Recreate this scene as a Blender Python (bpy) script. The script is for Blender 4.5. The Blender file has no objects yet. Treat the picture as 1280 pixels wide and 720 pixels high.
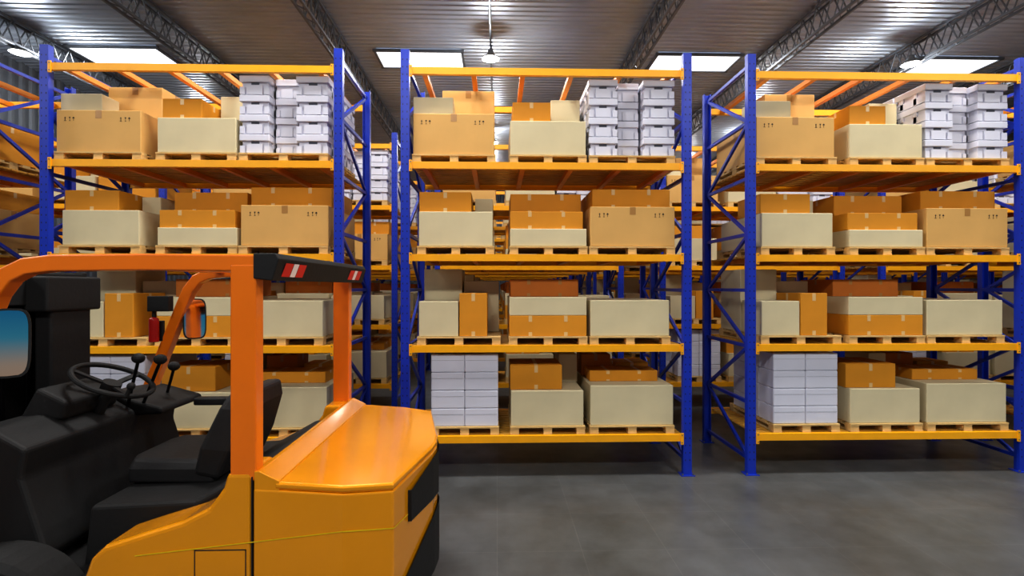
import bpy, math, random
from mathutils import Vector, Matrix
random.seed(4)
scene = bpy.context.scene
COL = scene.collection
try:
    scene.view_settings.view_transform = 'Standard'
    scene.view_settings.look = 'None'
    scene.view_settings.exposure = 0.10
    scene.view_settings.gamma = 0.86
except Exception:
    pass

def lin(c):
    c = c/255.0
    return c/12.92 if c <= 0.04045 else ((c+0.055)/1.055)**2.4
def rgb(r, g, b): return (lin(r), lin(g), lin(b), 1)

# ------------------------------------------------------------------ materials
def mat(name, col, rough=0.6, metal=0.0, noise=0.08, nscale=6.0, bump=0.0, coat=0.0, bscale=40, stretch=(1,1,1)):
    m = bpy.data.materials.new(name); m.use_nodes = True
    nt = m.node_tree; b = nt.nodes['Principled BSDF']
    b.inputs['Roughness'].default_value = rough
    b.inputs['Metallic'].default_value = metal
    if coat: b.inputs['Coat Weight'].default_value = coat; b.inputs['Coat Roughness'].default_value = 0.1
    tc = nt.nodes.new('ShaderNodeTexCoord'); mp = nt.nodes.new('ShaderNodeMapping')
    mp.inputs['Scale'].default_value = stretch
    nt.links.new(tc.outputs['Object'], mp.inputs['Vector'])
    nz = nt.nodes.new('ShaderNodeTexNoise'); nz.inputs['Scale'].default_value = nscale; nz.inputs['Detail'].default_value = 5
    nt.links.new(mp.outputs['Vector'], nz.inputs['Vector'])
    cr = nt.nodes.new('ShaderNodeValToRGB')
    cr.color_ramp.elements[0].position = 0.3; cr.color_ramp.elements[1].position = 0.7
    cr.color_ramp.elements[0].color = tuple(col[i]*(1-noise) for i in range(3))+(1,)
    cr.color_ramp.elements[1].color = tuple(min(1, col[i]*(1+noise)) for i in range(3))+(1,)
    nt.links.new(nz.outputs['Fac'], cr.inputs['Fac']); nt.links.new(cr.outputs['Color'], b.inputs['Base Color'])
    if bump:
        n2 = nt.nodes.new('ShaderNodeTexNoise'); n2.inputs['Scale'].default_value = bscale
        nt.links.new(mp.outputs['Vector'], n2.inputs['Vector'])
        bp = nt.nodes.new('ShaderNodeBump'); bp.inputs['Strength'].default_value = bump; bp.inputs['Distance'].default_value = 0.01
        nt.links.new(n2.outputs['Fac'], bp.inputs['Height']); nt.links.new(bp.outputs['Normal'], b.inputs['Normal'])
    return m
def emit(name, col, s):
    m = bpy.data.materials.new(name); m.use_nodes = True; nt = m.node_tree
    b = nt.nodes['Principled BSDF']; b.inputs['Base Color'].default_value = col
    b.inputs['Emission Color'].default_value = col; b.inputs['Emission Strength'].default_value = s
    return m

M_BLUE = mat('rack_blue_paint', rgb(18, 52, 176), 0.36, 0, 0.05)
M_YEL = mat('rack_yellow_paint', rgb(248, 176, 16), 0.4, 0, 0.05)
M_ORB = mat('rack_orange_bar', rgb(238, 144, 18), 0.45, 0, 0.05)
M_SLAT = mat('deck_slat_wood', rgb(210, 156, 56), 0.6, 0, 0.15, 8)
M_DARK = mat('dark_hole', rgb(14, 16, 26), 0.7)
M_CREAM = mat('carton_cream', rgb(210, 198, 162), 0.75, 0, 0.05, 3)
M_TAN = mat('carton_tan', rgb(212, 168, 98), 0.7, 0, 0.05, 3)
M_ORG = mat('carton_orange', rgb(214, 144, 26), 0.7, 0, 0.06, 3)
M_BRN = mat('carton_brown', rgb(188, 106, 22), 0.7, 0, 0.08, 3)
M_TAPE = mat('packing_tape_light', rgb(222, 188, 132), 0.35, 0, 0.04)
M_TAPED = mat('packing_tape_tan', rgb(172, 126, 66), 0.35, 0, 0.04)
M_INK = mat('box_ink', rgb(36, 26, 18), 0.8)
M_WHITE = mat('carton_white', rgb(214, 215, 228), 0.7, 0, 0.03, 3)
M_GAP = mat('carton_gap_shadow_gray', rgb(120, 120, 128), 0.8)
M_CRATE = mat('crate_plastic', rgb(216, 217, 230), 0.45, 0, 0.03, 3)
M_CRATED = mat('crate_recess_shade', rgb(84, 86, 98), 0.7, 0, 0.03, 3)  # dark grey stands in for shade inside the hand slots
M_WOOD = mat('pallet_wood', rgb(208, 176, 116), 0.75, 0, 0.16, 5, 0.3, 0, 20, (1, 6, 6))
M_STEEL = mat('truss_steel', rgb(112, 118, 126), 0.4, 0.7, 0.1)
M_LAMP = mat('lamp_housing', rgb(150, 152, 156), 0.35, 0.8)
M_LAMPE = emit('lamp_glow', (1, 0.97, 0.9, 1), 14)
M_SKY = emit('skylight_glow', (0.93, 0.96, 1, 1), 1.5)

# forklift
M_BODY = mat('forklift_yellow_orange', rgb(244, 160, 2), 0.24, 0.25, 0.04, 3, 0, 0.8)
M_FRAME = mat('forklift_orange', rgb(238, 122, 10), 0.34, 0.05, 0.04, 3, 0, 0.5)
M_BLK = mat('forklift_black_plastic', rgb(6, 6, 7), 0.7, 0, 0.15, 8, 0.12)
M_SEAT = mat('seat_vinyl', rgb(17, 16, 17), 0.6, 0, 0.15, 10, 0.12)
M_RUB = mat('tyre_rubber', rgb(14, 14, 14), 0.85, 0, 0.1, 10, 0.3)
M_CHR = mat('dark_steel', rgb(34, 34, 38), 0.35, 0.8)
M_REDL = emit('tail_lens_red', rgb(196, 24, 14), 0.1)
M_WHL = emit('tail_lens_white', rgb(226, 214, 210), 0.1)
M_RED = mat('extinguisher_red', rgb(176, 18, 14), 0.35)
M_LINE = mat('crease_edge_line', rgb(222, 190, 14), 0.4)  # bright edge of a body crease, painted as a yellow line
M_MIR = bpy.data.materials.new('mirror_glass'); M_MIR.use_nodes = True
_b = M_MIR.node_tree.nodes['Principled BSDF']; _b.inputs['Metallic'].default_value = 1; _b.inputs['Roughness'].default_value = 0.04
_b.inputs['Base Color'].default_value = (0.9, 0.95, 1, 1)

# ------------------------------------------------------------------ mesh builder
class MB:
    def __init__(s): s.v = []; s.f = []; s.m = []; s.mats = []
    def mi(s, m):
        if m not in s.mats: s.mats.append(m)
        return s.mats.index(m)
    def add(s, vs, fs, m):
        o = len(s.v); k = s.mi(m)
        s.v += [tuple(v) for v in vs]; s.f += [tuple(i+o for i in f) for f in fs]; s.m += [k]*len(fs)
    def box(s, x0, x1, y0, y1, z0, z1, m):
        s.add([(x0,y0,z0),(x1,y0,z0),(x1,y1,z0),(x0,y1,z0),(x0,y0,z1),(x1,y0,z1),(x1,y1,z1),(x0,y1,z1)],
              [(0,3,2,1),(4,5,6,7),(0,1,5,4),(1,2,6,5),(2,3,7,6),(3,0,4,7)], m)
    def cbox(s, x0, x1, y0, y1, z0, z1, m, c=0.006):
        """box with chamfered edges"""
        X=[(x0,x0+c),(x1,x1-c)]; Y=[(y0,y0+c),(y1,y1-c)]; Z=[(z0,z0+c),(z1,z1-c)]
        vs=[]; idx={}
        for a in (0,1):
            for b in (0,1):
                for d in (0,1):
                    for t in range(3):
                        p=[X[a][1],Y[b][1],Z[d][1]]; p[t]=(X[a][0],Y[b][0],Z[d][0])[t]
                        idx[(a,b,d,t)]=len(vs); vs.append(p)
        fs=[]
        for t in range(3):
            for side in (0,1):
                o=[(0,0),(1,0),(1,1),(0,1)]
                q=[]
                for (u,w) in o:
                    k=[0,0,0]; k[t]=side; k[(t+1)%3]=u; k[(t+2)%3]=w
                    q.append(idx[(k[0],k[1],k[2],t)])
                if not side: q=q[::-1]
                fs.append(tuple(q))
        for t in range(3):   # edges along axis t
            a1=(t+1)%3; a2=(t+2)%3
            for u in (0,1):
                for w in (0,1):
                    def K(e,ax):
                        k=[0,0,0]; k[t]=e; k[a1]=u; k[a2]=w
                        return idx[(k[0],k[1],k[2],ax)]
                    q=[K(0,a1),K(1,a1),K(1,a2),K(0,a2)]
                    if (u==w): q=q[::-1]
                    fs.append(tuple(q))
        for a in (0,1):
            for b in (0,1):
                for d in (0,1):
                    q=[idx[(a,b,d,0)],idx[(a,b,d,1)],idx[(a,b,d,2)]]
                    if (a+b+d)%2==0: q=q[::-1]
                    fs.append(tuple(q))
        s.add(vs,fs,m)
    def bar(s, p, q, w, h, m, up=(0,0,1)):
        p=Vector(p); q=Vector(q); d=(q-p).normalized(); u=Vector(up)
        if abs(d.dot(u))>0.98: u=Vector((1,0,0))
        a=d.cross(u).normalized(); b=a.cross(d).normalized()
        vs=[]
        for e in (p,q):
            for i,j in ((-1,-1),(1,-1),(1,1),(-1,1)): vs.append(e+a*(i*w/2)+b*(j*h/2))
        s.add(vs,[(0,1,2,3),(7,6,5,4),(0,4,5,1),(1,5,6,2),(2,6,7,3),(3,7,4,0)],m)
    def path(s, pts, w, h, m, side=(0,1,0)):
        """rectangular section swept along points in the plane perpendicular to side"""
        pts=[Vector(p) for p in pts]; sd=Vector(side).normalized(); vs=[]
        n=len(pts)
        for i,p in enumerate(pts):
            d=(pts[min(i+1,n-1)]-pts[max(i-1,0)]).normalized()
            nrm=d.cross(sd).normalized(); sl=nrm.cross(d).normalized()
            for a,b in ((-1,-1),(1,-1),(1,1),(-1,1)): vs.append(p+sl*(a*w/2)+nrm*(b*h/2))
        fs=[(3,2,1,0)]
        for i in range(n-1):
            o=i*4
            for j in range(4):
                k=(j+1)%4; fs.append((o+j,o+k,o+4+k,o+4+j))
        o=(n-1)*4; fs.append((o,o+1,o+2,o+3)); s.add(vs,fs,m)
    def cyl(s, p, q, r, m, n=16, r2=None):
        p=Vector(p); q=Vector(q); d=(q-p).normalized(); u=Vector((0,0,1)) if abs(d.z)<0.9 else Vector((1,0,0))
        a=d.cross(u).normalized(); b=d.cross(a).normalized(); r2=r if r2 is None else r2
        vs=[p+(a*math.cos(t)+b*math.sin(t))*r for t in [2*math.pi*i/n for i in range(n)]]
        vs+=[q+(a*math.cos(t)+b*math.sin(t))*r2 for t in [2*math.pi*i/n for i in range(n)]]
        fs=[(i,(i+1)%n,n+(i+1)%n,n+i) for i in range(n)]+[tuple(range(n))[::-1],tuple(range(n,2*n))]
        s.add(vs,fs,m)
    def torus(s, c, nrm, R, r, m, n=40, k=10):
        c=Vector(c); d=Vector(nrm).normalized(); u=Vector((0,1,0)); a=d.cross(u).normalized(); b=d.cross(a)
        vs=[]
        for i in range(n):
            t=2*math.pi*i/n; e=a*math.cos(t)+b*math.sin(t)
            for j in range(k):
                f=2*math.pi*j/k; vs.append(c+e*(R+r*math.cos(f))+d*(r*math.sin(f)))
        fs=[(i*k+j,((i+1)%n)*k+j,((i+1)%n)*k+(j+1)%k,i*k+(j+1)%k) for i in range(n) for j in range(k)]
        s.add(vs,fs,m)
    def sphere(s, c, r, m, n=16, k=8, sc=(1,1,1)):
        vs=[]
        for i in range(k+1):
            ph=math.pi*i/k
            for j in range(n):
                t=2*math.pi*j/n; vs.append((c[0]+r*sc[0]*math.sin(ph)*math.cos(t),c[1]+r*sc[1]*math.sin(ph)*math.sin(t),c[2]+r*sc[2]*math.cos(ph)))
        fs=[(i*n+j,(i+1)*n+j,(i+1)*n+(j+1)%n,i*n+(j+1)%n) for i in range(k) for j in range(n)]
        s.add(vs,fs,m)
    def prism_y(s, poly, y0, y1, m):
        n=len(poly); vs=[(x,y0,z) for x,z in poly]+[(x,y1,z) for x,z in poly]
        s.add(vs,[tuple(range(n)),tuple(range(2*n-1,n-1,-1))]+[(i,n+i,n+(i+1)%n,(i+1)%n) for i in range(n)],m)
    def rings(s, rings, m, cap=True):
        n=len(rings[0]); vs=[p for r in rings for p in r]; fs=[]
        for i in range(len(rings)-1):
            for j in range(n):
                k=(j+1)%n; fs.append((i*n+j,i*n+k,(i+1)*n+k,(i+1)*n+j))
        if cap: fs+= [tuple(range(n))[::-1], tuple(range((len(rings)-1)*n,len(rings)*n))]
        s.add(vs,fs,m)
    def mesh(s, name):
        me=bpy.data.meshes.new(name); me.from_pydata(s.v,[],s.f)
        for m in s.mats: me.materials.append(m)
        me.polygons.foreach_set('material_index',s.m); me.update()
        import bmesh
        bm=bmesh.new(); bm.from_mesh(me); bmesh.ops.recalc_face_normals(bm,faces=bm.faces); bm.to_mesh(me); bm.free()
        return me
    def obj(s, name, parent=None, loc=(0,0,0), bevel=0, smooth=False):
        o=bpy.data.objects.new(name,s.mesh(name)); COL.objects.link(o); o.location=loc
        if parent: o.parent=parent
        if bevel:
            b=o.modifiers.new('bevel','BEVEL'); b.width=bevel; b.segments=3; b.limit_method='ANGLE'; b.angle_limit=math.radians(25)
        if smooth:
            for p in o.data.polygons: p.use_smooth=True
        return o
def link(me,name,loc):
    o=bpy.data.objects.new(name,me); o.location=loc; COL.objects.link(o); return o

# ------------------------------------------------------------------ layout numbers (metres)
U = 1/122.8
YF = 5.2; RD = 1.09; W = 2.866; PITCH = 3.53; X0 = -0.925; ROWP = 2.8
LV = [0.385, 1.30, 2.22, 3.15]; TOP = 4.10; POST = 4.31
BH = 0.07; PH = 0.085

# ------------------------------------------------------------------ pallet rack (origin: left front post foot)
def rack_mesh():
    b=MB(); pw=0.085
    for x in (0,W):
        for y in (0,RD):
            # open C-section upright
            b.box(x-pw/2,x+pw/2,y-0.035,y-0.028,0.008,POST,M_BLUE) if y==0 else b.box(x-pw/2,x+pw/2,y+0.028,y+0.035,0.008,POST,M_BLUE)
            b.box(x-pw/2,x-pw/2+0.007,y-0.028,y+0.028,0.008,POST,M_BLUE)
            b.box(x+pw/2-0.007,x+pw/2,y-0.028,y+0.028,0.008,POST,M_BLUE)
            if y==0: b.box(x-pw/2+0.007,x+pw/2-0.007,y+0.02,y+0.027,0.008,POST,M_BLUE)
            b.box(x-0.07,x+0.07,y-0.06,y+0.06,0.0,0.008,M_BLUE)
            for sx in (-0.055,0.055): b.cyl((x+sx,y-0.045,0.006),(x+sx,y-0.045,0.022),0.01,M_STEEL,8)
        zs=[0.15+i*0.58 for i in range(8)]
        for i,z in enumerate(zs):
            b.bar((x,0.03,z),(x,RD-0.03,z),0.03,0.035,M_BLUE)
            if i<7:
                if i%2==0: b.bar((x,0.03,z),(x,RD-0.03,zs[i+1]),0.028,0.032,M_BLUE)
                else: b.bar((x,RD-0.03,z),(x,0.03,zs[i+1]),0.028,0.032,M_BLUE)
    # rows of punched slots on front uprights
    for x in (0,W):
        z=0.15
        while z<4.25:
            for sx in (-0.022,0.022): b.box(x+sx-0.004,x+sx+0.004,-0.0358,-0.0352,z,z+0.016,M_DARK)
            z+=0.075
    for k,z in enumerate(LV+[TOP]):
        for y in (-0.012,RD+0.012):
            b.box(pw/2+0.004,W-pw/2-0.004,y-0.022,y+0.022,z-BH/2,z+BH/2,M_YEL)
        for x,s in ((0,1),(W,-1)):
            e=x+s*(pw/2)
            b.box(min(e,e+s*0.03),max(e,e+s*0.03),-0.045,-0.033,z-0.065,z+0.05,M_YEL)
            for dz in (-0.045,0.03): b.cyl((e+s*0.017,-0.046,z+dz),(e+s*0.017,-0.05,z+dz),0.006,M_STEEL,8)
        nb=6
        for i in range(nb):
            x=0.19+i*(W-0.38)/(nb-1)
            b.box(x-0.025,x+0.025,0.01,RD-0.01,z-0.03,z+0.018,M_ORB)
        if z<TOP:
            n=11
            for i in range(n):
                y=0.03+i*(RD-0.06-0.07)/(n-1)
                b.box(pw/2+0.01,W-pw/2-0.01,y,y+0.07,z+0.018,z+BH/2-0.001,M_SLAT)
    return b.mesh('pallet_rack')

def add_pallet(b,x0,x1,y0,z,dep=1.0):
    w=x1-x0
    n=7
    for i in range(n):
        y=y0+i*(dep-0.09)/(n-1); b.box(x0,x1,y,y+0.09,z+PH-0.017,z+PH-0.001,M_WOOD)
    for i in range(3):
        x=x0+i*(w-0.09)/2
        b.box(x,x+0.09,y0+0.005,y0+dep-0.005,z+PH-0.031,z+PH-0.017,M_WOOD)
        for j in range(3):
            y=y0+0.004+j*(dep-0.108)/2; b.box(x+0.002,x+0.088,y,y+0.1,z+0.015,z+PH-0.031,M_WOOD)
        b.box(x,x+0.09,y0,y0+dep,z+0.001,z+0.015,M_WOOD)

def add_carton(b,x0,x1,y0,y1,z0,z1,m,marks=0,tape=1):
    b.cbox(x0,x1,y0,y1,z0+0.001,z1,m,0.005)
    t={M_CREAM:M_CREAM,M_TAN:M_TAPED,M_ORG:M_TAPE,M_BRN:M_TAPED,M_WHITE:M_GAP}[m]
    e=0.0012; h=z1-z0; xc=(x0+x1)/2; w=x1-x0
    if m in (M_TAN,M_ORG,M_BRN) and tape:
        tw=0.018
        xs=[xc] if w<0.62 else [x0+w*0.27,x0+w*0.73]
        if m==M_TAN: xs=[xc]; tw=0.03
        for xx in xs:
            b.box(xx-tw,xx+tw,y0-e,y0+0.002,z1-min(0.08,h*0.3),z1-0.004,t)
            b.box(xx-tw,xx+tw,y0+0.004,y1-0.004,z1-0.002,z1+e,t)
            if m!=M_TAN: b.box(xx-tw,xx+tw,y0-e,y0+0.002,z0+0.004,z0+min(0.05,h*0.2),t)
        b.box(x1-0.002,x1+e,(y0+y1)/2-tw,(y0+y1)/2+tw,z1-min(0.09,h*0.3),z1-0.004,t)
        b.box(x0-e,x0+0.002,(y0+y1)/2-tw,(y0+y1)/2+tw,z1-min(0.09,h*0.3),z1-0.004,t)
    if marks:
        for xx in (x0+w*0.16,x0+w*0.82):
            zc=z0+h*0.79; k=0.72
            def R(a,c,d,f): b.box(xx+a*k,xx+c*k,y0-e,y0+0.002,zc+d*k,zc+f*k,M_INK)
            def P(pts,fc): b.add([(xx+p*k,y0-e,zc+q*k) for p,q in pts],[fc],M_INK)
            R(-0.067,-0.06,-0.02,0.012); P([(-0.077,0.01),(-0.05,0.01),(-0.0635,0.028)],(0,1,2)); R(-0.078,-0.049,-0.03,-0.024)
            P([(-0.014,0.026),(0.012,0.026),(-0.001,-0.002)],(0,1,2)); R(-0.003,0.001,-0.024,0); R(-0.011,0.009,-0.03,-0.024)
            P([(0.034,0.006),(0.066,0.006),(0.059,0.022),(0.05,0.028),(0.041,0.022)],(0,1,2,3,4)); R(0.048,0.052,-0.028,0.008)
    if m==M_CREAM and h>0.12:
        b.box(x0+0.01,x1-0.01,(y0+y1)/2-0.002,(y0+y1)/2+0.002,z1-0.001,z1+0.0006,M_GAP)

def add_crates(b,x0,x1,y0,y1,z0,z1):
    """stack of moulded plastic crates: 3 wide x 4 high x 2 deep, stepped lips and hand notches"""
    nz=4; h=(z1-z0)/nz; w=x1-x0
    cols=[(x0,x0+w*0.335,0,0),(x0+w*0.36,x0+w*0.61,0.10,0.03),(x0+w*0.635,x1,0,0)]
    for (a,c,oy,oz) in cols:
        for k in range(nz):
            zb=z0+k*h; zt=zb+h-0.007; cw=c-a; yy=y0+oy
            for (ya,yb) in ((yy,yy+0.42),(yy+0.44,y1)):
                b.box(a+cw*0.07,c-cw*0.07,ya+0.028,yb-0.028,zb+0.002,zt-0.02,M_CRATE)          # tub wall
                b.cbox(a,c,ya,yb,zt-0.065,zt,M_CRATE,0.004)                                   # top lip
                b.box(a+cw*0.24,c-cw*0.24,ya+0.006,yb-0.006,zb+0.002,zt-0.095,M_CRATE)       # centre panel
                for s in (0,1):
                    xa=a+0.004 if not s else c-0.004-cw*0.16
                    b.box(xa,xa+cw*0.16,ya+0.004,yb-0.004,zb+0.002,zb+0.075,M_CRATE)        # corner feet
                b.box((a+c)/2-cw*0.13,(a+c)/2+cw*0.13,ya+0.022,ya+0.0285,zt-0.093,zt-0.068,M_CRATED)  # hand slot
            for yy2 in (y0+0.12,y0+0.3,y0+0.62,y0+0.8):
                b.box(a+0.004,c-0.004,yy2,yy2+0.04,zb+0.01,zt-0.055,M_CRATE)

def add_whites(b,x0,x1,y0,y1,z0,z1):
    nz=4; h=(z1-z0)/nz; w=(x1-x0)/2
    for k in range(nz):
        for i in range(2):
            for j in range(3):
                d=(y1-y0)/3
                xa=x0+i*w; b.cbox(xa+0.002,xa+w-0.002,y0+j*d+0.002,y0+(j+1)*d-0.002,z0+k*h+0.001,z0+(k+1)*h-0.002,M_WHITE,0.007)
                if j==0: b.box(xa+0.01,xa+w-0.01,y0+0.0005,y0+0.003,z0+(k+0.66)*h,z0+(k+0.67)*h,M_GAP)

C,T,O,B_=M_CREAM,M_TAN,M_ORG,M_BRN
PAL=[(3,8,112),(3,129,226),(3,229,338),(2,14,110),(2,129,227),(2,229,338),(1,14,118),(1,128,227),(1,230,332),(0,30,116),(0,130,224),(0,230,337)]
GOODS=[
 (3,T,9,110,0.02,0.96,0,51,1),(3,C,8,58,0.08,0.24,51,74,0),(3,T,41,110,0.35,0.5,51,95,0),
 (3,C,130,225,0.02,0.96,0,43,0),(3,O,133,181,0.06,0.45,43,68,0),(3,C,185,224,0.35,0.5,43,84,0),
 (3,'crate',229,338,0.02,0.96,0,97,0),
 (2,C,16,108,0.02,0.96,0,43,0),(2,O,16,81,0.05,0.5,43,68,0),(2,C,84,108,0.35,0.5,43,66,0),
 (2,C,130,226,0.02,0.96,0,22,0),(2,O,130,222,0.05,0.9,22,44,0),(2,O,131,224,0.28,0.6,44,71,0),
 (2,T,231,338,0.02,0.96,0,50,1),(2,O,236,337,0.15,0.75,50,75,0),
 (1,C,16,65,0.02,0.42,0,44,0),(1,C,15,66,0.47,0.5,0,86,0),(1,O,66.5,101,0.02,0.5,0,54,0),(1,C,68,116,0.55,0.42,0,70,0),
 (1,O,129,226,0.02,0.96,0,26,0),(1,C,129,226,0.02,0.96,26,49,0),(1,B_,131,221,0.3,0.6,49,72,0),
 (1,C,231,331,0.02,0.96,0,45,0),
 (0,'white',31,115,0.02,0.9,0,90,0),
 (0,C,131,222,0.02,0.96,0,44,0),(0,O,130,196,0.08,0.5,44,75,0),(0,C,198,223,0.5,0.4,44,82,0),
 (0,C,231,336,0.02,0.96,0,50,0),(0,O,235,325,0.25,0.34,50,64,0),(0,B_,231,272,0.6,0.35,50,80,0),(0,O,280,326,0.62,0.33,50,68,0),
]
def deck(l): return LV[l]+BH/2
def goods_into(b,g,dx=0,dy=0,dz=0):
    l,k,x0,x1,sb,dp,z0,z1,mk=g
    base=deck(l)+PH
    a=(x0*U-dx,x1*U-dx,sb-dy,sb+dp-dy,base+z0*U-dz,base+z1*U-dz)
    if k=='crate': add_crates(b,*a)
    elif k=='white': add_whites(b,*a)
    else: add_carton(b,*a,k,mk)

RM=rack_mesh()
pal_me={}
for i,(l,x0,x1) in enumerate(PAL):
    b=MB(); w=(x1-x0)*U; add_pallet(b,0,w,0,0); pal_me[i]=b.mesh('wooden_pallet')
good_me={}
for i,g in enumerate(GOODS):
    b=MB(); l,k,x0,x1,sb,dp,z0,z1,mk=g
    zb=deck(l)+PH+z0*U
    goods_into(b,g,x0*U,sb,zb)
    nm={'crate':'plastic_crate_stack','white':'white_carton_stack'}.get(k,'cardboard_box')
    good_me[i]=(b.mesh(nm),nm,(x0*U,sb,zb))
def load_mesh(goods):
    b=MB()
    for (l,x0,x1) in PAL: add_pallet(b,x0*U,x1*U,0.0,deck(l))
    for g in goods: goods_into(b,g)
    return b.mesh('palletized_goods')
LOAD=load_mesh(GOODS)
LOAD2=load_mesh([g for g in GOODS if g[1]!='crate']+[(3,O,231,336,0.02,0.96,0,50,0)])

def xcol(k): return X0+PITCH*k
for r in range(7):
    y=YF+ROWP*r
    for k in range(-2,5):
        x=xcol(k)
        link(RM,'pallet_rack',(x,y,0))
        if r==0 and k in (-1,0,1):
            for i,(l,a,c) in enumerate(PAL): link(pal_me[i],'wooden_pallet',(x+a*U,y,deck(l)+0.0005))
            for i in good_me:
                me,nm,o=good_me[i]; link(me,nm,(x+o[0],y+o[1],o[2]))
        else:
            link(LOAD2 if k==-2 else LOAD,'palletized_goods',(x,y,0.0005))

# ------------------------------------------------------------------ shell
XL=-10.8; XR=17.0; YB=28.0; YN=-7.0; ZC=7.0
def floor_mat():
    m=bpy.data.materials.new('floor_concrete_tile'); m.use_nodes=True; nt=m.node_tree; b=nt.nodes['Principled BSDF']
    tc=nt.nodes.new('ShaderNodeTexCoord'); br=nt.nodes.new('ShaderNodeTexBrick')
    br.offset=0; br.inputs['Scale'].default_value=1; br.inputs['Brick Width'].default_value=0.62; br.inputs['Row Height'].default_value=0.62
    br.inputs['Mortar Size'].default_value=0.003; br.inputs['Mortar Smooth'].default_value=0.3
    br.inputs['Color1'].default_value=rgb(82,84,85); br.inputs['Color2'].default_value=rgb(86,87,87); br.inputs['Mortar'].default_value=rgb(98,99,99)
    nt.links.new(tc.outputs['Object'],br.inputs['Vector'])
    n1=nt.nodes.new('ShaderNodeTexNoise'); n1.inputs['Scale'].default_value=0.9; n1.inputs['Detail'].default_value=9; n1.inputs['Roughness'].default_value=0.7
    nt.links.new(tc.outputs['Object'],n1.inputs['Vector'])
    cr=nt.nodes.new('ShaderNodeValToRGB'); cr.color_ramp.elements[0].position=0.35; cr.color_ramp.elements[1].position=0.66
    cr.color_ramp.elements[0].color=(0.62,0.6,0.56,1); cr.color_ramp.elements[1].color=(1.2,1.2,1.2,1)
    nt.links.new(n1.outputs['Fac'],cr.inputs['Fac'])
    mx=nt.nodes.new('ShaderNodeMix'); mx.data_type='RGBA'; mx.blend_type='MULTIPLY'; mx.inputs[0].default_value=1
    nt.links.new(br.outputs['Color'],mx.inputs[6]); nt.links.new(cr.outputs['Color'],mx.inputs[7]); nt.links.new(mx.outputs[2],b.inputs['Base Color'])
    mr=nt.nodes.new('ShaderNodeMapRange'); mr.inputs['To Min'].default_value=0.2; mr.inputs['To Max'].default_value=0.5
    n2=nt.nodes.new('ShaderNodeTexNoise'); n2.inputs['Scale'].default_value=4; n2.inputs['Detail'].default_value=7
    nt.links.new(tc.outputs['Object'],n2.inputs['Vector']); nt.links.new(n2.outputs['Fac'],mr.inputs['Value']); nt.links.new(mr.outputs['Result'],b.inputs['Roughness'])
    bp=nt.nodes.new('ShaderNodeBump'); bp.inputs['Strength'].default_value=0.12; bp.inputs['Distance'].default_value=0.003
    nt.links.new(br.outputs['Fac'],bp.inputs['Height']); bp.invert=True; nt.links.new(bp.outputs['Normal'],b.inputs['Normal'])
    return m
b=MB(); b.box(XL-0.2,XR+0.2,YN-2,YB+0.2,-0.2,0,floor_mat()); b.obj('floor')
M_CEIL=mat('ceiling_corrugated_metal',rgb(176,186,200),0.34,0.7,0.08,1.5)
M_WALL=mat('wall_corrugated_metal',rgb(92,98,106),0.5,0.4,0.1,1.5)
def corr(name,p0,du,L,dv,H,nrm,per,amp,m):
    """trapezoid corrugated sheet: profile advances along du, extruded along dv"""
    p0=Vector(p0);du=Vector(du);dv=Vector(dv);nrm=Vector(nrm)
    prof=[]; n=int(L/per)
    for i in range(n):
        for t,a in ((0,0),(0.5,0),(0.62,1),(0.88,1)): prof.append(((i+t)*per,a*amp))
    prof.append((n*per,0))
    vs=[];fs=[]
    for (t,a) in prof:
        q=p0+du*t+nrm*a; vs+= [q,q+dv*H]
    for i in range(len(prof)-1): fs.append((2*i,2*i+2,2*i+3,2*i+1))
    bb=MB(); bb.add(vs,fs,m)
    return bb.obj(name)
corr('ceiling',(XL,YN,ZC),(0,1,0),YB-YN,(1,0,0),XR-XL,(0,0,-1),0.16,0.022,M_CEIL)
b=MB(); b.box(XL-0.2,XR+0.2,YN,YB+0.2,ZC+0.06,ZC+0.15,M_CEIL); b.obj('ceiling_roof_slab')
corr('wall_left',(XL,YN,0),(0,1,0),YB-YN,(0,0,1),ZC,(1,0,0),0.25,0.05,M_WALL)
corr('wall_right',(XR,YN,0),(0,1,0),YB-YN,(0,0,1),ZC,(-1,0,0),0.25,0.05,M_WALL)
corr('wall_back',(XL,YB,0),(1,0,0),XR-XL,(0,0,1),ZC,(0,-1,0),0.25,0.05,M_WALL)

def truss_mesh():
    b=MB(); L=YB-YN-0.4; z1=ZC-0.06; z0=ZC-0.5; w=0.07
    for z in (z0,z1):
        for s in (-w,w): b.box(s-0.02,s+0.02,0,L,z-0.02,z+0.02,M_STEEL)
    n=int(L/0.42)
    for i in range(n):
        y=i*L/n; y2=(i+1)*L/n; ym=(y+y2)/2
        for s in (-w,w):
            b.bar((s,y,z0),(s,ym,z1),0.018,0.018,M_STEEL,(1,0,0)); b.bar((s,ym,z1),(s,y2,z0),0.018,0.018,M_STEEL,(1,0,0))
        b.bar((-w,y,z0),(w,ym,z0),0.014,0.014,M_STEEL)
    return b.mesh('roof_truss')
TM=truss_mesh()
for x in (-9.15,-6.2,-3.2,2.9,5.8,8.6,11.6,14.6): link(TM,'roof_truss',(x,YN+0.2,0))
b=MB(); b.cyl((0,0,0),(0,YB-YN-0.4,0),0.022,M_STEEL,10)
for i in range(11): b.cyl((0,0.5+i*3.3,0.02),(0,0.5+i*3.3,0.215),0.01,M_STEEL,8)
b.obj('lighting_conduit',loc=(-0.13,YN+0.2,6.75))

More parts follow.
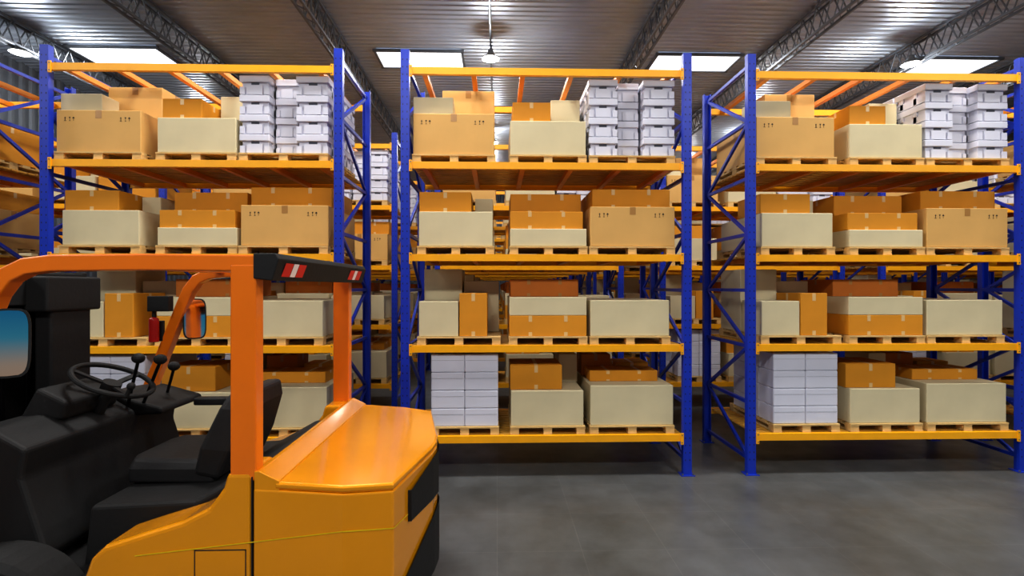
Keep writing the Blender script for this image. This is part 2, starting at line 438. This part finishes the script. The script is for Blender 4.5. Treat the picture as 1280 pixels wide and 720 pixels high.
def area(name,loc,sx,sy,p,col=(1,1,1)):
    l=bpy.data.lights.new(name,'AREA'); l.shape='RECTANGLE'; l.size=sx; l.size_y=sy; l.energy=p; l.color=col
    o=bpy.data.objects.new(name,l); o.location=loc; COL.objects.link(o); return o
n=0
for y in (-2.6,4.4,11.4,18.4,25.0):  # middle row is known; remaining skylight rows are added to light the hall
    for x in (-8.1,-1.68,4.4,10.2):
        n+=1
        b=MB(); b.box(-0.92,0.92,-0.42,0.42,-0.02,0.0,M_SKY)
        for s in (-1,1):
            b.box(-0.97,0.97,s*0.42-0.025,s*0.42+0.025,-0.04,0.01,M_STEEL); b.box(s*0.93-0.025,s*0.93+0.025,-0.42,0.42,-0.04,0.01,M_STEEL)
        b.obj('skylight_panel_%d'%n,loc=(x,y,ZC-0.03))
        area('skylight_fill_light',(x,y,ZC-0.1),1.8,0.78,{-2.6:270,4.4:225,11.4:80,18.4:50,25.0:50}[y],(1,0.985,0.955))

def lamp_mesh():
    b=MB(); pr=[(0.02,0.16),(0.05,0.15),(0.07,0.10),(0.10,0.06),(0.17,0.0),(0.175,-0.01)]
    n=24; rg=[[(r*math.cos(2*math.pi*i/n),r*math.sin(2*math.pi*i/n),z) for i in range(n)] for r,z in pr]
    b.rings(rg,M_LAMP,False)
    b.cyl((0,0,0.0),(0,0,-0.015),0.15,M_LAMPE,24); b.cyl((0,0,0.15),(0,0,0.30),0.012,M_STEEL,8)
    b.cyl((0,0,0.10),(0,0,0.17),0.055,M_STEEL,12)
    return b.mesh('pendant_lamp')
LM=lamp_mesh()
for y in (-1.5,4.0,10.1,16.0,22.0):  # known lamps are the middle row; other rows added as extra lighting
    for x in (-9.15,-0.13,8.35):
        link(LM,'pendant_lamp',(x,y,6.42))
        l=bpy.data.lights.new('lamp_light','POINT'); l.energy=115; l.shadow_soft_size=0.14; l.color=(1,0.985,0.96)
        o=bpy.data.objects.new('lamp_light',l); o.location=(x,y,6.15); COL.objects.link(o)

# ------------------------------------------------------------------ forklift (faces -X)
F=bpy.data.objects.new('forklift',None); COL.objects.link(F)
YNr=2.34; YFr=3.88; YM=(YNr+YFr)/2
def outline(z,ins=0.0,xf=-1.1):
    base=[(xf,YNr+ins),(-0.70,YNr+ins),(-0.485-ins*0.5,YNr+0.07+ins*0.7),(-0.375-ins,YM-0.12),(-0.365-ins,YM)]
    far=[(x,2*YM-y) for x,y in base[:-1]][::-1]
    return [(x,y,z) for x,y in base+far]
def zdeck(x): return 1.0+(-0.36-x)*0.07
b=MB()
b.rings([outline(0.24,0.05),outline(0.34,0.0),outline(0.62,0.0),[(x,y,zdeck(x)-0.036) for x,y,z in outline(0)]],M_BODY)
b.obj('counterweight',F,bevel=0.01)
def deck_ring(off,ins):
    return [(x,y,zdeck(x)+off) for x,y,z in outline(0,ins,-1.0)]
b=MB(); b.rings([deck_ring(-0.034,0.008),deck_ring(-0.022,0.0),deck_ring(-0.008,0.0),deck_ring(0.0,0.012)],M_BODY)
b.obj('hood_deck',F,bevel=0.003)
b=MB(); b.prism_y([(-1.098,0.9),(-0.985,0.9),(-0.985,1.050),(-1.075,1.094),(-1.098,1.094)],YNr+0.004,YFr-0.004,M_BODY)
b.obj('hood_kick_up',F,bevel=0.004)
b=MB()
pts=[(-0.444,2.60),(-0.38,2.975),(-0.365,YM),(-0.38,2*YM-2.975),(-0.444,2*YM-2.60)]
zt=[0.90,0.94,0.94,0.94,0.90]; zb_=[0.745,0.70,0.69,0.70,0.745]
vs=[]
for (x,y),a,c_ in zip(pts,zt,zb_):
    vs+=[(x+0.012,y,c_),(x+0.012,y,a)]
b.add(vs,[(2*i,2*i+2,2*i+3,2*i+1) for i in range(4)],M_BLK)
for i in (0,4): 
    x,y=pts[i]; b.box(x-0.02,x+0.013,y-0.004,y+0.004,zb_[i],zt[i],M_BLK)
b.obj('rear_vents',F)
def strip(b,pts,zf,h,m,off):
    vs=[]
    for i,(x,y,z) in enumerate(pts):
        d=Vector((x-(-0.9),(y-YM)*1.0,0)).normalized()*off
        vs+=[(x+d.x,y+d.y,zf(i)-h/2),(x+d.x,y+d.y,zf(i)+h/2)]
    b.add(vs,[(2*i,2*i+2,2*i+3,2*i+1) for i in range(len(pts)-1)],m)
rr=outline(0)
b=MB()
vs=[]
for i,(x,y,z) in enumerate(rr[2:-2]):
    zt_=[0.46,0.61,0.63,0.61,0.46][i]; vs+=[(x+0.012,y,0.28),(x+0.012,y,zt_)]
b.add(vs,[(2*i,2*i+2,2*i+3,2*i+1) for i in range(4)],M_BLK); b.obj('rear_bumper',F)
b=MB()
b.add([(-1.62,YNr-0.003,0.722),(-0.70,YNr-0.003,0.818),(-0.70,YNr-0.003,0.823),(-1.62,YNr-0.003,0.727)],[(0,1,2,3)],M_LINE)
strip(b,[(-0.70,YNr,0),(-0.485,YNr+0.07,0),(-0.45,2.59,0)],lambda i:[0.8205,0.80,0.785][i],0.006,M_LINE,0.004)
b.obj('crease_edge_line',F)  # thin strip painting the light-catching crease edge
prof=[(-1.105,0.3),(-1.105,1.09),(-1.215,1.09),(-1.235,1.02),(-1.30,0.93),(-1.42,0.87),(-1.62,0.81),(-1.76,0.765),(-1.82,0.71),(-1.85,0.62),(-1.87,0.42),(-1.70,0.36),(-1.6,0.3)]
b=MB(); b.prism_y(prof,YNr,YNr+0.24,M_BODY); b.prism_y(prof,YFr-0.24,YFr,M_BODY)
b.obj('side_panels',F,bevel=0.022)
b=MB()
y=YNr-0.002
for (xa,xb,za,zb) in ((-1.107,-1.103,0.36,1.07),(-1.36,-1.13,0.742,0.746),(-1.36,-1.356,0.5,0.746),(-1.134,-1.13,0.5,0.746),(-1.36,-1.13,0.5,0.505)):
    b.box(xa,xb,y,y+0.02,za,zb,M_DARK)
b.obj('panel_seams',F)
b=MB()
b.box(-2.7,-1.1,YNr+0.1,YFr-0.1,0.22,0.52,M_BLK)
b.box(-2.7,-1.6,YNr+0.04,YFr-0.04,0.47,0.55,M_BLK)
b.prism_y([(-1.13,0.5),(-1.13,0.98),(-1.25,1.0),(-1.5,0.86),(-2.02,0.84),(-2.06,0.5)],YNr+0.26,YFr-0.26,M_BLK)
b.obj('chassis',F,bevel=0.02)
b=MB()
b.rings([[(x,y,z) for x,y in ((-1.55,2.84),(-2.02,2.86),(-2.06,2.95),(-2.06,3.27),(-2.02,3.36),(-1.55,3.38))] for z in (0.85,0.93)]+[[(-1.55,2.86,0.975),(-2.0,2.88,0.985),(-2.04,2.96,0.98),(-2.04,3.26,0.98),(-2.0,3.34,0.985),(-1.55,3.36,0.975)]],M_SEAT)
b.obj('seat_cushion',F,bevel=0.02)
b=MB()
b.rings([[(-1.66,2.83,0.90),(-1.52,2.83,0.87),(-1.52,3.39,0.87),(-1.66,3.39,0.90)],
         [(-1.62,2.82,1.05),(-1.45,2.83,1.03),(-1.45,3.39,1.03),(-1.62,3.40,1.05)],
         [(-1.53,2.85,1.26),(-1.38,2.86,1.24),(-1.38,3.36,1.24),(-1.53,3.37,1.26)],
         [(-1.49,2.88,1.335),(-1.38,2.89,1.345),(-1.38,3.33,1.345),(-1.49,3.34,1.335)]],M_SEAT)
b.obj('seat_back',F,bevel=0.03)
b=MB(); b.path([(-1.6,3.46,1.0),(-1.62,3.46,1.13),(-1.75,3.46,1.17),(-2.0,3.46,1.17)],0.07,0.05,M_SEAT); b.obj('armrest',F,bevel=0.012)
b=MB()
b.prism_y([(-2.3,0.5),(-2.18,0.62),(-2.3,1.0),(-2.28,1.14),(-2.45,1.24),(-2.62,1.22),(-2.7,0.5)],YNr+0.2,YFr-0.16,M_BLK)
b.prism_y([(-2.12,1.12),(-2.12,1.16),(-2.4,1.24),(-2.5,1.1)],3.3,3.75,M_BLK)
b.prism_y([(-2.36,1.2),(-2.34,1.30),(-2.5,1.38),(-2.6,1.2)],2.85,3.25,M_BLK)
b.obj('dashboard',F,bevel=0.02)
b=MB(); c=Vector((-2.27,3.1,1.375)); nr=Vector((0.42,0,0.9)).normalized()
b.torus(c,nr,0.205,0.015,M_BLK)
dn=c-nr*0.05
b.cyl(dn,dn-nr*0.32,0.03,M_BLK,14); b.cyl(c-nr*0.06,c-nr*0.015,0.05,M_BLK,18)
ux=nr.cross(Vector((0,1,0))).normalized(); uy=Vector((0,1,0))
for t in (90,210,330):
    e=c+(ux*math.cos(math.radians(t))+uy*math.sin(math.radians(t)))*0.2; b.bar(c-nr*0.035,e,0.03,0.012,M_BLK,nr)
kb=c+(ux*math.cos(math.radians(150))-uy*0.6)*0.2+nr*0.02
b.cyl(kb-nr*0.02,kb+nr*0.03,0.012,M_BLK,10); b.sphere(kb+nr*0.045,0.022,M_BLK)
b.obj('steering_wheel',F,smooth=False)
b=MB()
for (x,y,z,dx) in ((-2.21,3.22,1.475,-0.12),(-2.09,3.24,1.465,-0.16),(-2.18,3.52,1.38,-0.1)):
    b.cyl((x+dx,y+0.08,1.18),(x,y,z),0.010,M_CHR,8); b.sphere((x,y,z+0.012),0.032,M_BLK,14,8,(1.2,1,1))
b.obj('control_levers',F)
b=MB()
for yy in (YNr+0.045,YFr-0.045):
    b.box(-1.205,-1.09,yy-0.04,yy+0.04,1.05,2.03,M_FRAME)
    pts=[(-1.06,yy,2.035),(-1.6,yy,2.04),(-2.0,yy,2.035),(-2.12,yy,2.02),(-2.2,yy,1.98),(-2.26,yy,1.90),(-2.31,yy,1.78),(-2.42,yy,1.50),(-2.54,yy,1.2),(-2.60,yy,0.95),(-2.62,yy,0.5)]
    b.path(pts,0.075,0.075,M_FRAME)
for x in (-1.12,-1.3,-1.48,-1.66,-1.84,-2.02):
    b.box(x-0.03,x+0.03,YNr+0.06,YFr-0.06,2.025,2.06,M_FRAME)
b.obj('overhead_guard',F,bevel=0.008)
b=MB(); b.prism_y([(-1.1,1.965),(-1.015,1.955),(-0.985,2.055),(-1.0,2.08),(-1.1,2.08)],YNr+0.0,YFr-0.0,M_BLK)
b.obj('rear_light_bar',F,bevel=0.006)
b=MB()
def lens(ya,yb,m):
    b.add([(-1.008,ya,1.975),(-1.008,yb,1.975),(-0.984,yb,2.038),(-0.984,ya,2.038)],[(0,1,2,3)],m)
for (a,c_) in ((2.42,2.68),(3.48,3.76)):
    w=c_-a; lens(a,a+w*0.36,M_REDL); lens(a+w*0.38,a+w*0.62,M_WHL); lens(a+w*0.64,c_,M_REDL)
b.obj('tail_lights',F)
def mirror(cx,cy,cz,arm):
    b=MB(); h=0.15; w=0.075
    nrm=Vector((0.55,-0.83,0.085)).normalized(); s=Vector((0,0,1)).cross(nrm).normalized(); up=nrm.cross(s)
    c=Vector((cx,cy,cz))
    def ring(off,k):
        pts=[]
        for i in range(24):
            t=2*math.pi*i/24; a=abs(math.cos(t))**0.45*math.copysign(1,math.cos(t)); d=abs(math.sin(t))**0.45*math.copysign(1,math.sin(t))
            pts.append(c+s*(w*k*a)+up*(h*(1-(1-k)*0.5)*d)+nrm*off)
        return pts
    b.rings([ring(-0.035,0.7),ring(-0.01,1.0),ring(0.004,1.0)],M_BLK)
    b.add(ring(0.006,0.88),[tuple(range(24))],M_MIR)
    b.cyl(c-nrm*0.03,arm,0.011,M_BLK,8)
    return b
mirror(-2.11,2.27,1.685,(-2.3,2.36,1.85)).obj('mirror_near',F)
mirror(-2.24,3.86,1.69,(-2.33,3.84,1.78)).obj('mirror_far',F)
b=MB(); ex,ey=-2.47,3.76
b.cyl((ex,ey,1.53),(ex,ey,1.69),0.032,M_RED,18); b.sphere((ex,ey,1.69),0.032,M_RED,18,8,(1,1,0.6)); b.cyl((ex,ey,1.70),(ex,ey,1.75),0.013,M_BLK,10)
b.box(ex-0.03,ex+0.12,ey-0.03,ey+0.03,1.75,1.86,M_BLK); b.box(ex-0.04,ex+0.04,ey+0.037,ey+0.06,1.53,1.68,M_BLK)
b.obj('fire_extinguisher',F,bevel=0.006)
b=MB()
for yy in (YM-0.36,YM+0.36):
    b.box(-2.98,-2.76,yy-0.06,yy+0.06,0.12,2.02,M_BLK)
for z in (0.3,1.0,1.90): b.box(-2.86,-2.74,YM-0.36,YM+0.36,z-0.08,z+0.11,M_BLK)
b.box(-2.90,-2.87,YM-0.34,YM+0.34,0.3,1.9,M_BLK)
for yy in (YM-0.2,YM+0.2): b.cyl((-2.82,yy,0.2),(-2.82,yy,1.7),0.05,M_BLK,14); b.cyl((-2.82,yy,1.7),(-2.82,yy,1.93),0.03,M_CHR,14)
for yy in (YM-0.08,YM+0.08): b.box(-2.86,-2.84,yy-0.015,yy+0.015,0.4,1.95,M_CHR)
for z in (0.25,0.6): b.box(-3.04,-2.99,YM-0.5,YM+0.5,z-0.05,z+0.05,M_BLK)
for yy in (YM-0.3,YM+0.3): b.box(-3.09,-3.04,yy-0.05,yy+0.05,0.08,0.68,M_CHR); b.box(-4.1,-3.04,yy-0.05,yy+0.05,0.06,0.10,M_CHR)
b.obj('mast_and_forks',F,bevel=0.006)
b=MB(); b.box(-2.76,-2.62,YM-0.05,YM+0.36,1.78,1.99,M_BLK); b.box(-2.74,-2.64,YM+0.0,YM+0.30,1.2,1.80,M_BLK); b.obj('front_console',F,bevel=0.015)
def wheel(x,yc,r,w,nm):
    b=MB(); n=32
    pr=[(r*0.62,-w/2),(r*0.93,-w/2),(r,-w/2+0.03),(r,w/2-0.03),(r*0.93,w/2),(r*0.62,w/2)]
    rg=[[(x+a*math.cos(2*math.pi*i/n),yc+o,r+a*math.sin(2*math.pi*i/n)) for i in range(n)] for a,o in pr]
    b.rings(rg,M_RUB)
    b.cyl((x,yc-w/2-0.004,r),(x,yc+w/2+0.004,r),r*0.56,M_BODY,24); b.cyl((x,yc-w/2-0.03,r),(x,yc+w/2+0.03,r),r*0.2,M_CHR,16)
    for i in range(6):
        t=i*math.pi/3; b.cyl((x+r*0.36*math.cos(t),yc-w/2-0.012,r+r*0.36*math.sin(t)),(x+r*0.36*math.cos(t),yc+w/2+0.012,r+r*0.36*math.sin(t)),0.016,M_CHR,8)
    b.obj(nm,F)
wheel(-2.28,YNr+0.08,0.36,0.24,'front_wheel_near'); wheel(-2.28,YFr-0.08,0.36,0.24,'front_wheel_far')
wheel(-0.85,YNr+0.20,0.27,0.2,'rear_wheel_near'); wheel(-0.85,YFr-0.20,0.27,0.2,'rear_wheel_far')

# ------------------------------------------------------------------ world: made-up sky for frontal fill and mirror colour; end wall left off
w=bpy.data.worlds.new('World'); scene.world=w; w.use_nodes=True; nt=w.node_tree
bg=nt.nodes['Background']; tc=nt.nodes.new('ShaderNodeTexCoord'); sp=nt.nodes.new('ShaderNodeSeparateXYZ'); cr=nt.nodes.new('ShaderNodeValToRGB')
nt.links.new(tc.outputs['Generated'],sp.inputs[0]); nt.links.new(sp.outputs['Z'],cr.inputs['Fac'])
e=cr.color_ramp.elements; e[0].position=0.0; e[0].color=rgb(255,196,150); e[1].position=0.5; e[1].color=rgb(160,190,215)
m_=e.new(0.06); m_.color=rgb(235,205,180)
m_=e.new(0.095); m_.color=rgb(90,190,220)
m_=e.new(0.15); m_.color=rgb(30,140,205)
nt.links.new(cr.outputs['Color'],bg.inputs['Color']); bg.inputs['Strength'].default_value=0.30

# ------------------------------------------------------------------ camera
cd=bpy.data.cameras.new('Camera'); cam=bpy.data.objects.new('Camera',cd); COL.objects.link(cam)
cd.sensor_width=36; cd.lens=18; cd.shift_y=-0.0016; cd.clip_start=0.05
cam.location=(0,0,1.93); cam.rotation_euler=(math.radians(90),0,math.radians(-1.66))
scene.camera=cam
